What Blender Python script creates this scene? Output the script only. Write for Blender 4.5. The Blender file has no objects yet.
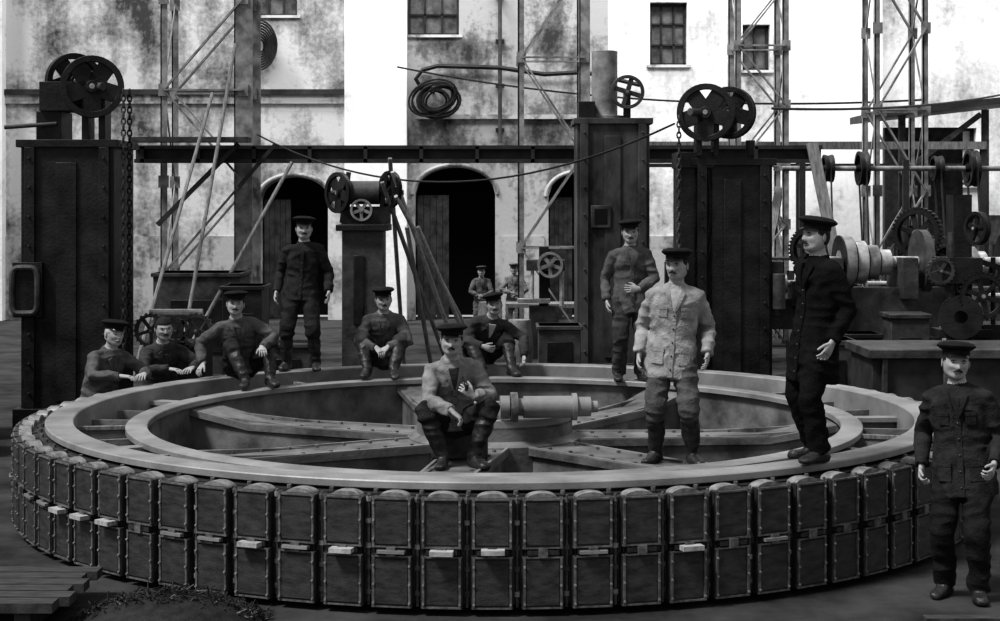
import bpy, math, random
from mathutils import Vector, Matrix, noise
from mathutils.bvhtree import BVHTree
random.seed(7)
V = Vector
scene = bpy.context.scene

# ------------------------------------------------------------------ materials
def mat(name, base, rough=.7, metal=0., nscale=6., namt=.35, bump=.15, bscale=40., stretch=(1,1,1), spec=.3):
    m = bpy.data.materials.new(name); m.use_nodes = True
    nt = m.node_tree; b = nt.nodes['Principled BSDF']
    tc = nt.nodes.new('ShaderNodeTexCoord'); mp = nt.nodes.new('ShaderNodeMapping')
    mp.inputs['Scale'].default_value = stretch
    n = nt.nodes.new('ShaderNodeTexNoise'); n.inputs['Scale'].default_value = nscale; n.inputs['Detail'].default_value = 8
    n.inputs['Roughness'].default_value = .62
    cr = nt.nodes.new('ShaderNodeValToRGB')
    lo, hi = base*(1-namt), min(1, base*(1+namt))
    cr.color_ramp.elements[0].position = .35; cr.color_ramp.elements[0].color = (lo, lo, lo, 1)
    cr.color_ramp.elements[1].position = .65; cr.color_ramp.elements[1].color = (hi, hi, hi, 1)
    n2 = nt.nodes.new('ShaderNodeTexNoise'); n2.inputs['Scale'].default_value = bscale; n2.inputs['Detail'].default_value = 4
    bp = nt.nodes.new('ShaderNodeBump'); bp.inputs['Strength'].default_value = bump; bp.inputs['Distance'].default_value = .02
    L = nt.links.new
    L(tc.outputs['Object'], mp.inputs[0]); L(mp.outputs[0], n.inputs['Vector']); L(mp.outputs[0], n2.inputs['Vector'])
    L(n.outputs['Fac'], cr.inputs[0]); L(cr.outputs[0], b.inputs['Base Color'])
    L(n2.outputs['Fac'], bp.inputs['Height']); L(bp.outputs[0], b.inputs['Normal'])
    b.inputs['Roughness'].default_value = rough; b.inputs['Metallic'].default_value = metal
    b.inputs['Specular IOR Level'].default_value = spec
    return m

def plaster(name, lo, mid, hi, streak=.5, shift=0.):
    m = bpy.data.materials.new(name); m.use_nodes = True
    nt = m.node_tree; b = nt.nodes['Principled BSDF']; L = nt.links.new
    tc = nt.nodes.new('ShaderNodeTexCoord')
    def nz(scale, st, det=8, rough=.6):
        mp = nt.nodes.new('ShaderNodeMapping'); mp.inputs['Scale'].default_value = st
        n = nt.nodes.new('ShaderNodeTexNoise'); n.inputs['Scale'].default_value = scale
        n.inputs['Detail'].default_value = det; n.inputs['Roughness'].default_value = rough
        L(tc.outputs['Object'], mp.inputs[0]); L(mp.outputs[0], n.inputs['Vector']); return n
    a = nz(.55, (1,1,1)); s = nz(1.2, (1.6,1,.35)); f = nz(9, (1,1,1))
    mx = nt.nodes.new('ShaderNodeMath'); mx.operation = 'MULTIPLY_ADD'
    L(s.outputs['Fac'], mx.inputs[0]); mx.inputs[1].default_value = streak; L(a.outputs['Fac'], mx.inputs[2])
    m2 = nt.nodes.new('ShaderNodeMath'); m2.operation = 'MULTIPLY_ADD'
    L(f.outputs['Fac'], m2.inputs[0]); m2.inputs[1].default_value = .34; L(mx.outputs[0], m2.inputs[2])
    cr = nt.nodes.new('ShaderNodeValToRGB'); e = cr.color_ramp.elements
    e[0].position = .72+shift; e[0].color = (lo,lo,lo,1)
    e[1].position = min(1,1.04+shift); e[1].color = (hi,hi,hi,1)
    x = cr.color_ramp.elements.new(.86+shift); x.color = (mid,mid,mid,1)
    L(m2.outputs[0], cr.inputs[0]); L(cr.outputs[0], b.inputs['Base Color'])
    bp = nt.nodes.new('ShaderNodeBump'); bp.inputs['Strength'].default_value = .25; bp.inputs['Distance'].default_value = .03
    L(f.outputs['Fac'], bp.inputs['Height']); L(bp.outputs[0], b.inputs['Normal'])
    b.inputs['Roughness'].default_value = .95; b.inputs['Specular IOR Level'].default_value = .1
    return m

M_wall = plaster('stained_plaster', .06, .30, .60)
M_wallC = plaster('dark_plaster', .05, .19, .42, .6, .03)  # darker plaster for the middle wall zone and wall trims
M_wallB = plaster('overlit_pale_plaster', .16, .50, .82, .5, -.03)  # right wall zone: overexposed brightness put into the plaster colour
M_wall2 = plaster('overlit_white_plaster', .45, .80, .93, .3, -.10)  # white plaster, with the wall's overexposed brightness put into its colour
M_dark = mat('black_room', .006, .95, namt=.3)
M_iron = mat('dark_cast_iron', .014, .5, 0, 2.5, .85, .3, 30, spec=.3)
M_iron2 = mat('grey_cast_iron', .05, .5, 0, 4, .6, .25, 30, spec=.4)
M_steel = mat('structural_steel', .22, .6, 0, 4, .5, .1, 30)
M_steelD = mat('structural_steel_dark', .035, .6, 0, 4, .4, .1, 30)
M_bright = mat('machined_steel', .42, .38, .25, 7, .4, .08, 60, spec=.6)
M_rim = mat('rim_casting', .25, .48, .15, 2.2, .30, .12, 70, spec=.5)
M_spoke = mat('spoke_casting', .135, .5, 0, 2.5, .6, .25, 25, spec=.45)
M_shade = mat('under_wheel_shade', .010, .8, 0, 3, .5, .3, 10, spec=.2)  # near-black: shade beneath the wheel put into the colour
M_pole = mat('pole_lamination', .036, .5, 0, 9, .55, .35, 110, (1,1,3), spec=.45)
M_frame = mat('pole_frame', .030, .5, 0, 12, .4, .15, 60, spec=.45)
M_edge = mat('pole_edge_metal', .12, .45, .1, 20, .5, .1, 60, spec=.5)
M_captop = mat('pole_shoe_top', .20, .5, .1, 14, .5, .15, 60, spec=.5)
M_wood = mat('raw_wood', .36, .8, 0, 8, .35, .2, 30, (1,6,1))
M_woodD = mat('old_wood', .05, .85, 0, 6, .5, .3, 20, (1,8,1))
M_wooden = mat('grey_wood', .18, .8, 0, 6, .4, .3, 20, (6,1,1))
M_floor = mat('dirt_floor', .032, .9, 0, 1.2, .75, .5, 12)
M_glass = mat('dusty_glass', .16, .25, 0, 3, .6, .02, 10, spec=.5)
M_glassL = mat('bright_glass', .85, .3, 0, 3, .15, .02, 10, spec=.6)
M_rust = mat('scrap_iron', .016, .7, 0, 12, .6, .4, 60)
C = {}
for nm, v in dict(black=.009, coal=.018, dark=.028, char=.05, mid=.095, grey=.15, lgrey=.21, light=.27).items():
    C[nm] = mat('cloth_'+nm, v, .95, 0, 9, .32, .45, 60, spec=.08)
M_skin = mat('skin', .33, .7, 0, 22, .16, .08, 90, spec=.15)
M_boot = mat('boot_leather', .024, .45, 0, 12, .5, .4, 40, spec=.4)
M_hair = mat('hair', .015, .8, 0, 60, .5, .5, 120)
M_hairG = mat('grey_hair', .40, .8, 0, 60, .3, .5, 120)
M_eyew = mat('eye_white', .20, .4, namt=.05)
M_eye = mat('eye_iris', .008, .3, namt=.05)
M_cap = mat('cap_cloth', .012, .8, 0, 20, .3, .2, 60, spec=.15)
M_visor = mat('cap_visor', .01, .3, 0, 20, .2, .02, 60, spec=.5)
M_shirt = mat('shirt', .38, .9, 0, 12, .2, .2, 50)
M_lip = mat('lips', .19, .6, 0, 12, .2, .1, 50)

# ------------------------------------------------------------------ mesh builder
class MB:
    def __init__(s):
        s.v=[]; s.f=[]; s.m=[]; s.mats=[]; s.xf=None
    def mi(s, mt):
        if mt not in s.mats: s.mats.append(mt)
        return s.mats.index(mt)
    def add(s, vs, fs, mt):
        o = len(s.v)
        if s.xf is not None: vs = [s.xf @ V(p) for p in vs]
        s.v += [tuple(p) for p in vs]; k = s.mi(mt)
        for f in fs: s.f.append(tuple(i+o for i in f)); s.m.append(k)
    def box(s, c, d, mt, rot=None):
        hx,hy,hz = d[0]/2,d[1]/2,d[2]/2
        vs=[V((x,y,z)) for x in(-hx,hx) for y in(-hy,hy) for z in(-hz,hz)]
        if rot is not None: vs=[rot@p for p in vs]
        vs=[p+V(c) for p in vs]
        s.add(vs,[(0,1,3,2),(4,6,7,5),(0,4,5,1),(2,3,7,6),(0,2,6,4),(1,5,7,3)],mt)
    def box2(s, a, b, mt):
        s.box([(a[i]+b[i])/2 for i in range(3)],[abs(b[i]-a[i]) for i in range(3)],mt)
    def bar(s, p0, p1, w, h, mt, up=V((0,1,0))):
        p0=V(p0);p1=V(p1);d=(p1-p0);L=d.length
        if L<1e-6: return
        z=d/L
        if abs(z.dot(up))>.95: up=V((1,0,0))
        x=up.cross(z).normalized(); y=z.cross(x)
        R=Matrix((x,y,z)).transposed()
        s.box((p0+p1)/2,(w,h,L),mt,R)
    def loft(s, secs, mt, seg=16, closed=False):
        vs=[];fs=[]
        for (c,x,y,rx,ry,*e) in secs:
            ex = e[0] if e else 1.0
            for i in range(seg):
                a=2*math.pi*i/seg; ca,sa=math.cos(a),math.sin(a)
                ca=math.copysign(abs(ca)**ex,ca); sa=math.copysign(abs(sa)**ex,sa)
                vs.append(V(c)+V(x)*rx*ca+V(y)*ry*sa)
        n=len(secs)
        for k in range(n-1):
            for i in range(seg):
                j=(i+1)%seg
                fs.append((k*seg+i,k*seg+j,(k+1)*seg+j,(k+1)*seg+i))
        if closed:
            for i in range(seg):
                j=(i+1)%seg
                fs.append(((n-1)*seg+i,(n-1)*seg+j,j,i))
        else:
            fs.append(tuple(range(seg-1,-1,-1))); fs.append(tuple((n-1)*seg+i for i in range(seg)))
        s.add(vs,fs,mt)
    def tube(s, pts, rad, mt, seg=10, closed=False):
        pts=[V(p) for p in pts]
        if not hasattr(rad,'__len__'): rad=[rad]*len(pts)
        secs=[];x=None;n=len(pts)
        for i,p in enumerate(pts):
            if closed: t=pts[(i+1)%n]-pts[i-1]
            else: t=pts[min(i+1,n-1)]-pts[max(i-1,0)]
            t.normalize()
            if x is None:
                x=V((0,0,1)) if abs(t.z)<.9 else V((1,0,0))
            x=(x-t*x.dot(t)).normalized(); y=t.cross(x)
            secs.append((p,x.copy(),y,rad[i],rad[i]))
        s.loft(secs,mt,seg,closed)
    def cyl(s,p0,p1,r,mt,seg=20,r1=None):
        s.tube([p0,p1],[r,r if r1 is None else r1],mt,seg)
    def lathe(s, prof, mt, seg=48, c=(0,0,0), axis=(0,0,1), closed=True):
        z=V(axis).normalized(); x=V((1,0,0)) if abs(z.x)<.9 else V((0,1,0))
        x=(x-z*x.dot(z)).normalized(); y=z.cross(x); vs=[];fs=[];n=len(prof)
        for i in range(seg):
            a=2*math.pi*i/seg; d=x*math.cos(a)+y*math.sin(a)
            for r,h in prof: vs.append(V(c)+d*r+z*h)
        for i in range(seg):
            j=(i+1)%seg
            for k in range(n if closed else n-1):
                l=(k+1)%n
                fs.append((i*n+k,j*n+k,j*n+l,i*n+l))
        s.add(vs,fs,mt)
    def sphere(s,c,r,mt,seg=16,rot=None):
        if not hasattr(r,'__len__'): r=(r,r,r)
        vs=[];fs=[];rg=seg//2
        for i in range(rg+1):
            t=math.pi*i/rg
            for j in range(seg):
                a=2*math.pi*j/seg
                p=V((r[0]*math.sin(t)*math.cos(a),r[1]*math.sin(t)*math.sin(a),r[2]*math.cos(t)))
                if rot is not None:p=rot@p
                vs.append(V(c)+p)
        for i in range(rg):
            for j in range(seg):
                k=(j+1)%seg
                fs.append((i*seg+j,(i+1)*seg+j,(i+1)*seg+k,i*seg+k))
        s.add(vs,fs,mt)
    def prism(s, poly, mt, y0, y1):
        n=len(poly)
        vs=[(x,y0,z) for x,z in poly]+[(x,y1,z) for x,z in poly]
        fs=[tuple(range(n)),tuple(range(2*n-1,n-1,-1))]
        for i in range(n):
            j=(i+1)%n; fs.append((i,i+n,j+n,j))
        s.add(vs,fs,mt)
    def mesh(s,name):
        me=bpy.data.meshes.new(name); me.from_pydata(s.v,[],s.f)
        for m in s.mats: me.materials.append(m)
        me.polygons.foreach_set('material_index',s.m); me.update()
        return me
    def finish(s,name,parent=None,smooth=35,bevel=0,center=True):
        xs=[p[0] for p in s.v];ys=[p[1] for p in s.v];zs=[p[2] for p in s.v]
        o=V(((min(xs)+max(xs))/2,(min(ys)+max(ys))/2,min(zs))) if center else V((0,0,0))
        s.v=[(p[0]-o.x,p[1]-o.y,p[2]-o.z) for p in s.v]
        me=s.mesh(name)
        if smooth:
            me.polygons.foreach_set('use_smooth',[True]*len(me.polygons))
            me.set_sharp_from_angle(angle=math.radians(smooth))
        ob=bpy.data.objects.new(name,me); scene.collection.objects.link(ob); ob.location=o
        if bevel:
            b=ob.modifiers.new('bevel','BEVEL'); b.width=bevel; b.segments=2; b.limit_method='ANGLE'; b.angle_limit=math.radians(50)
        if parent is not None:
            ob.parent=parent
        return ob
def empty(name,loc=(0,0,0)):
    e=bpy.data.objects.new(name,None); scene.collection.objects.link(e); e.location=loc
    return e
def chain(mb,p0,p1,mt,r=.03,w=.007):
    p0=V(p0);p1=V(p1);L=(p1-p0).length;n=max(2,int(L/(r*1.5)))
    for i in range(n):
        c=p0.lerp(p1,(i+.5)/n)
        pts=[]
        for k in range(8):
            a=2*math.pi*k/8
            u=math.cos(a)*r*.55; z=math.sin(a)*r
            pts.append(c+(V((u,0,z)) if i%2 else V((0,u,z))))
        mb.tube(pts,w,mt,5,closed=True)
def pulley(mb,c,R,axis,mt,width=.09,spokes=5,fat=.28):
    w=width/2
    mb.lathe([(R*.80,-w),(R,-w),(R,-w*.6),(R*.93,0),(R,w*.6),(R,w),(R*.80,w)],mt,36,c,axis)
    mb.lathe([(0.001,-w*1.5),(R*.2,-w*1.5),(R*.2,w*1.5),(0.001,w*1.5)],mt,20,c,axis)
    mb.lathe([(0.001,-w*1.7),(R*.09,-w*1.7),(R*.09,w*1.7),(0.001,w*1.7)],M_steel,14,c,axis)
    if fat>.4: mb.lathe([(R*.1,-w*.3),(R*.42,-w*.3),(R*.42,w*.3),(R*.1,w*.3)],mt,24,c,axis)
    z=V(axis).normalized(); x=V((1,0,0)) if abs(z.x)<.9 else V((0,1,0)); x=(x-z*x.dot(z)).normalized(); y=z.cross(x)
    for i in range(spokes):
        a=2*math.pi*i/spokes+.3; d=x*math.cos(a)+y*math.sin(a)
        mb.bar(V(c)+d*R*.15,V(c)+d*R*.87,width*.45,R*fat,mt,up=d.cross(z))
def gear(mb,c,R,axis,mt,width=.1,teeth=36,spokes=6):
    pulley(mb,c,R,axis,mt,width,spokes,.2)
    z=V(axis).normalized(); x=V((1,0,0)) if abs(z.x)<.9 else V((0,1,0)); x=(x-z*x.dot(z)).normalized(); y=z.cross(x)
    for i in range(teeth):
        a=2*math.pi*i/teeth; d=x*math.cos(a)+y*math.sin(a)
        mb.bar(V(c)+d*R*.97,V(c)+d*R*1.08,width,R*.09,mt,up=d.cross(z))

# ------------------------------------------------------------------ room
mb=MB(); mb.box2((-22,4,-.1),(22,37,0),M_floor); mb.finish('floor',center=False)
YW=36.0
arches=[(-5.44,-3.9,3.24,2.75),(-1.93,-.11,3.46,2.85),(1.1,2.4,3.3,2.8)]
wins=[(-5.6,-4.6,6.9,8.8),(-2.1,-.93,6.46,8.4),(3.4,4.24,5.78,7.2),(5.5,6.12,5.66,6.7),(7.14,7.82,6.57,8.0),(9.8,10.8,3.06,4.35)]
mb=MB()
xs=sorted(set([-16,-2.1,2.45,18]+[w[0] for w in wins]+[w[1] for w in wins]+[a[0] for a in arches]+[a[1] for a in arches]))
ZT=9.5
def seg_strip(x0,x1):
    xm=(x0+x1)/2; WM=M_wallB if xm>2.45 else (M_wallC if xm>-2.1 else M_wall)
    bl=[]
    for w in wins:
        if w[0]<=xm<=w[1]: bl.append((w[2],w[3]))
    bl.sort(); lo=0
    ar=[a for a in arches if a[0]<=xm<=a[1]]
    if ar:
        a=ar[0]; n=14; top=a[2]+.35
        hw=(a[1]-a[0])/2; cx=(a[0]+a[1])/2
        def h(x): return a[3]+(a[2]-a[3])*math.sqrt(max(0,1-((x-cx)/hw)**2))
        for i in range(n):
            u0=x0+(x1-x0)*i/n; u1=x0+(x1-x0)*(i+1)/n
            mb.prism([(u0,h(u0)),(u1,h(u1)),(u1,top),(u0,top)],WM,YW,YW+.5)
        lo=top
    for b in bl:
        mb.box2((x0,YW,lo),(x1,YW+.5,b[0]),WM); lo=b[1]
    mb.box2((x0,YW,lo),(x1,YW+.5,ZT),WM)
for i in range(len(xs)-1): seg_strip(xs[i],xs[i+1])
mb.finish('wall_back',center=False,smooth=0)
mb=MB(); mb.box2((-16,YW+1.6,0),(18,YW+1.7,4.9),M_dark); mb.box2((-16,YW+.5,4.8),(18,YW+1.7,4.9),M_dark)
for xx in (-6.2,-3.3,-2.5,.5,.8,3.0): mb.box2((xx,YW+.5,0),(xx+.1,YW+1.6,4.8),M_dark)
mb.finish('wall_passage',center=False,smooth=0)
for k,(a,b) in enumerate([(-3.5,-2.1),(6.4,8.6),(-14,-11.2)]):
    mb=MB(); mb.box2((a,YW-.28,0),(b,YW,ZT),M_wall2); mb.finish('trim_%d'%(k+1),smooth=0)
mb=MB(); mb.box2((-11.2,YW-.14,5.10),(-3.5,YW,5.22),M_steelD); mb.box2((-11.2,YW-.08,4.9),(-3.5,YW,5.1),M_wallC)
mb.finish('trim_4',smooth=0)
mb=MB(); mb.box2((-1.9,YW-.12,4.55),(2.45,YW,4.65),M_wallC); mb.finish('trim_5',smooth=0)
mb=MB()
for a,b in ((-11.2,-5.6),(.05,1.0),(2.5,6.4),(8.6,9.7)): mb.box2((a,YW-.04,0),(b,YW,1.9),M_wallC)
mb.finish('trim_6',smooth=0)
for k,a in enumerate(arches):
    mb=MB(); cx=(a[0]+a[1])/2; hw=(a[1]-a[0])/2
    pts=[(cx+ (hw+.06)*math.cos(t), YW-.02, a[3]+(a[2]-a[3]+.06)*math.sin(t)) for t in [math.pi*i/20 for i in range(21)]]
    mb.tube(pts,.045,M_wallC,8)
    for j in range(5):
        x=a[0]+.04+j*hw*.16
        mb.box2((x,YW+.38,0),(x+hw*.15,YW+.43,a[3]-.02),M_woodD)
    mb.finish('door_%d'%(k+1))
for k,w in enumerate(wins):
    mb=MB(); x0,x1,z0,z1=w
    g = M_glassL if k==5 else M_glass
    mb.box2((x0,YW+.30,z0),(x1,YW+.32,z1),g)
    t=.06
    mb.box2((x0,YW+.2,z0),(x0+t,YW+.36,z1),M_steelD); mb.box2((x1-t,YW+.2,z0),(x1,YW+.36,z1),M_steelD)
    mb.box2((x0,YW+.2,z0),(x1,YW+.36,z0+t),M_steelD); mb.box2((x0,YW+.2,z1-t),(x1,YW+.36,z1),M_steelD)
    nx=3 if x1-x0>.7 else 2; nz=max(2,int((z1-z0)/.42))
    for i in range(1,nx): x=x0+(x1-x0)*i/nx; mb.box2((x-.022,YW+.22,z0),(x+.022,YW+.34,z1),M_steelD)
    for i in range(1,nz): z=z0+(z1-z0)*i/nz; mb.box2((x0,YW+.22,z-.018),(x1,YW+.34,z+.018),M_steelD)
    mb.box2((x0-.08,YW-.08,z0-.06),(x1+.08,YW+.2,z0),M_wall)
    mb.finish('window_%d'%(k+1),smooth=0)
mb=MB()
mb.tube([(-1.75,YW-.15,5.2),(-1.9,YW-.2,5.45),(-1.75,YW-.2,5.65),(-1.4,YW-.2,5.74),(0,YW-.2,5.70),(1.0,YW-.2,5.55),(1.9,YW-.2,5.6),(3.2,YW-.2,5.3)],.05,M_iron,8)
mb.tube([(0,YW-.18,4.0),(0,YW-.18,9)],.045,M_iron2,8)
for z in (4.3,5.3,6.3,7.3): mb.box((0,YW-.12,z),(.2,.18,.08),M_iron)
mb.finish('wall_pipe')
mb=MB()
for i in range(12):
    R=.22+.045*(i%5); c=V((-1.5+.07*(i%3),YW-.30-.025*i,4.95+.05*(i%2)))
    mb.tube([c+V((R*1.35*math.cos(t),0,R*math.sin(t)+.1*math.cos(t)*(i%2))) for t in [2*math.pi*k/24 for k in range(24)]],.024,M_iron,6,closed=True)
mb.cyl((-1.5,YW,5.15),(-1.5,YW-.6,5.15),.03,M_iron,8)
mb.finish('cable_coil')
mb=MB()
for i in range(8):
    R=.12+.045*i; c=V((-5.45,YW-.12-.03*i,6.2))
    mb.tube([c+V((R*math.cos(t),0,1.3*R*math.sin(t))) for t in [2*math.pi*k/24 for k in range(24)]],.022,M_iron,6,closed=True)
mb.finish('cable_coil')

# ------------------------------------------------------------------ lattice towers
def tower(name,x0,x1,y,z1,w=.11,bays=7,depth=.9,wide=None,mt=M_steel,z0=0):
    mb=MB()
    for yy in (y,y+depth):
        for x,ww in ((x0,w),(x1,wide or w)):
            mb.box2((x-ww/2,yy-.02,z0),(x+ww/2,yy,z1),mt)
            mb.box2((x-ww/2,yy-.02,z0),(x-ww/2+.02,yy+w,z1),mt)
        h=(z1-z0)/bays
        for i in range(bays):
            a,b=(x0,x1) if i%2 else (x1,x0)
            mb.bar((a,yy-.03,z0+i*h),(b,yy-.03,z0+(i+1)*h),.03,.075,mt)
            if i%2==0:
                mb.bar((x0,yy-.04,z0+(i+1)*h),(x1,yy-.04,z0+(i+1)*h),.03,.07,mt)
            for x in(x0,x1): mb.box((x,yy-.035,z0+i*h),(.17,.02,.2),mt)
    h=(z1-z0)/bays
    for x in (x0,x1):
        for i in range(bays):
            a,b=(y,y+depth) if i%2 else (y+depth,y)
            mb.bar((x,a,z0+i*h),(x,b,z0+(i+1)*h),.05,.02,mt,up=V((1,0,0)))
    mb.finish(name,smooth=0)
tower('lattice_column',-5.5,-4.2,26,9,wide=.3,bays=6)
tower('lattice_column',.4,1.6,30,9,wide=.2,bays=5)
tower('lattice_column',4.5,5.4,30,9,bays=8)
tower('lattice_column',6.65,7.5,28,8.6,bays=6,w=.09)
mb=MB()
mb.box2((-5.9,25.6,3.30),(5.2,25.9,3.36),M_steelD); mb.box2((-5.9,25.72,3.3),(5.2,25.78,3.55),M_steelD); mb.box2((-5.9,25.6,3.52),(5.2,25.9,3.58),M_steelD)
for i in range(13): mb.box2((-5.8+i*.9,25.6,3.3),(-5.74+i*.9,25.9,3.56),M_steelD)
mb.finish('crane_girder',smooth=0)
mb=MB(); mb.box2((2.2,31,3.7),(9.5,31.15,3.85),M_wooden); mb.box2((2.2,31,3.35),(9.5,31.1,3.42),M_steelD)
for x in(2.3,5.8,9.4): mb.box2((x,31.02,0),(x+.12,31.14,3.7),M_steelD)
mb.finish('steel_rail_frame',smooth=0)
mb=MB()
mb.box2((-5.9,25.2,3.62),(-4.0,25.55,3.7),M_woodD); mb.bar((-5.5,25.5,2.3),(-4.2,25.5,3.6),.07,.07,M_steelD); mb.bar((-4.2,25.5,2.9),(-3.6,25.5,3.6),.06,.06,M_steelD)
mb.finish('scaffold_bracket',smooth=0)

# ------------------------------------------------------------------ machine columns
def column(name,cx,cy,w,d,h,mt=M_iron,hole=False):
    mb=MB()
    mb.box2((cx-w/2,cy-d/2,0),(cx+w/2,cy+d/2,h),mt)
    mb.box2((cx-w/2-.08,cy-d/2-.08,0),(cx+w/2+.08,cy+d/2+.08,.22),mt)
    mb.box2((cx-w/2-.05,cy-d/2-.05,h-.07),(cx+w/2+.05,cy+d/2+.05,h+.02),mt)
    for s in(-1,1):
        mb.box2((cx+s*w*.40-.06,cy-d/2-.05,.2),(cx+s*w*.40+.06,cy-d/2,h-.07),mt)
    mb.box2((cx-w*.12,cy-d/2-.03,.3),(cx+w*.1,cy-d/2,h-.25),mt)
    for i in range(9):
        for s in(-1,1): mb.cyl((cx+s*w*.40,cy-d/2-.075,.4+i*(h-.6)/8),(cx+s*w*.40,cy-d/2-.05,.4+i*(h-.6)/8),.018,mt,8)
    if hole:
        mb.box2((cx-w*.42+.12,cy-d/2-.06,h*.58),(cx-w*.42+.42,cy-d/2,h*.58+.34),M_iron2)
        mb.box2((cx-w*.42+.17,cy-d/2-.064,h*.58+.05),(cx-w*.42+.37,cy-d/2-.05,h*.58+.29),M_dark)
    return mb
mb=column('l',-5.12,19.3,1.1,1.0,3.38)
mb.box2((-5.55,19.0,3.4),(-5.25,19.5,3.75),M_iron); mb.box2((-5.5,18.95,3.75),(-5.1,19.4,4.1),M_iron)
mb.box2((-4.98,18.9,3.38),(-4.9,19.2,4.0),M_iron); mb.box2((-4.78,18.9,3.38),(-4.7,19.2,4.0),M_iron)
pulley(mb,(-4.84,18.85,4.03),.37,(-.25,1,0),M_iron,.1,5,.56)
pulley(mb,(-5.15,19.2,4.12),.34,(-.6,1,0),M_iron,.12,5,.56)
mb.cyl((-5.35,19.25,4.03),(-4.7,18.8,4.03),.05,M_iron2)
chain(mb,(-4.47,18.85,4.0),(-4.47,18.85,.9),M_iron2,.045,.012)
chain(mb,(-4.42,18.95,4.0),(-4.42,18.95,.9),M_iron,.045,.012)
pts=[(-5.6+.15*math.copysign(abs(math.cos(t))**.4,math.cos(t)),18.7,1.62+.27*math.copysign(abs(math.sin(t))**.4,math.sin(t))) for t in [2*math.pi*i/28 for i in range(28)]]
mb.tube(pts,.035,M_iron2,8,closed=True)
mb.box2((-5.75,18.72,1.3),(-5.4,18.8,1.95),M_iron)
mb.cyl((-5.9,18.9,3.55),(-5.3,19,3.6),.025,M_iron2)
mb.finish('machine_column',bevel=.012)
mb=column('r',2.98,20.8,1.0,1.0,3.2)
mb.box2((2.28,20.3,0),(2.72,20.9,3.27),M_iron); mb.box2((2.26,20.26,3.1),(2.74,20.9,3.3),M_iron)
mb.box2((2.2,20.2,1.5),(2.3,20.5,2.0),M_iron)
for xx in (2.5,2.72): mb.box2((xx,20.2,3.25),(xx+.07,20.5,3.8),M_iron)
pulley(mb,(2.62,20.2,3.8),.37,(.25,1,0),M_iron,.1,5,.56)
pulley(mb,(2.98,20.6,3.82),.34,(.5,1,0),M_iron,.13,5,.56)
mb.cyl((2.4,20.05,3.8),(3.15,20.75,3.8),.05,M_iron2)
chain(mb,(2.27,20.15,3.75),(2.27,20.15,1.9),M_iron2,.045,.012)
mb.box2((2.1,20.15,1.55),(2.3,20.3,1.9),M_iron)
mb.box2((3.48,20.3,1.2),(3.62,20.6,1.9),M_iron)
mb.cyl((3.2,20.3,3.25),(3.2,20.3,3.45),.06,M_iron); 
mb.cyl((3.55,20.2,1.3),(3.55,20.2,1.75),.08,M_iron2)
mb.finish('machine_column',bevel=.012)
mb=column('m',1.72,24.6,1.1,1.0,3.92,mt=mat('worn_iron',.05,.6,0,3,.7,.2,30,(1,1,.5),spec=.3),hole=True)
mb.lathe([(.001,3.9),(.3,3.9),(.3,4.0),(.2,4.0),(.2,5.0),(.001,5.0)],M_steel,20,(1.62,24.6,0))
pulley(mb,(1.95,24.3,4.35),.26,(0,1,0),M_iron2,.06,4)
mb.box2((1.9,24.3,3.9),(2.0,24.5,4.35),M_iron)
mb.box2((1.2,24.2,3.92),(1.45,24.6,4.2),M_iron)
mb.finish('machine_column',bevel=.012)
mb=MB()
mb.box2((-2.27,22.8,0),(-1.68,23.4,2.28),M_iron2); mb.box2((-2.35,22.7,2.25),(-1.6,23.5,2.34),M_iron); mb.box2((-2.35,22.7,0),(-1.6,23.5,.2),M_iron)
mb.box2((-2.1,22.77,.9),(-1.95,22.8,1.9),M_iron)
mb.finish('stand_post',bevel=.01)
mb=MB()
for x in(-2.3,-1.75): mb.bar((x,23.1,2.36),(x+.1,23.1,3.1),.06,.12,M_iron)
mb.cyl((-2.45,23.1,2.8),(-1.4,23.1,2.8),.04,M_iron2)
mb.cyl((-2.2,23.1,2.8),(-1.75,23.1,2.8),.17,M_iron2)
pulley(mb,(-2.35,23.1,2.8),.3,(1,.9,0),M_iron,.07,5,.5); pulley(mb,(-1.6,23.1,2.85),.27,(1,.8,0),M_iron,.06,5,.5)
pulley(mb,(-2.0,22.9,2.55),.16,(0,1,0),M_steel,.05)
mb.box2((-2.3,23.0,2.345),(-1.6,23.3,2.6),M_iron)
mb.finish('winch',bevel=0)
mb=MB()
for i,(a,b) in enumerate([((-1.55,22.9,3.1),(-.55,24.6,0)),((-1.7,22.9,2.95),(-.75,24.4,0)),((-1.2,23.2,2.3),(-.3,24.8,0)),((-1.35,23,2.3),(-1.0,23.9,0)),((-1.5,22.9,2.75),(-.2,25.5,0)),((-1.6,23.1,3.3),(-1.5,24.9,0))]):
    mb.cyl(a,b,.032,M_wood if i%2==0 else M_wooden,8)
mb.finish('wooden_poles')
for a,b in [((-4.6,22.5,0),(-4.25,25.5,5.2)),((-4.75,22.6,0),(-3.35,25.55,3.3)),((-4.95,21,0),(-4.6,25.4,4.4))]:
    mb=MB(); mb.cyl(a,b,.03,M_wooden,8); mb.finish('leaning_pole')
def sag(name,a,b,s,r=.015):
    mb=MB();a=V(a);b=V(b)
    mb.tube([a.lerp(b,i/24)-V((0,0,4*s*(i/24)*(1-i/24))) for i in range(25)],r,M_iron,6); mb.finish(name)
sag('overhead_cable',(-3.9,25.5,3.75),(2.2,20.0,3.65),.75,.014)
sag('overhead_cable',(-2.3,35.6,5.7),(8,30,4.6),.35,.02)
sag('overhead_cable',(3.6,21,3.9),(9.5,30,4.7),.1,.018)

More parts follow.
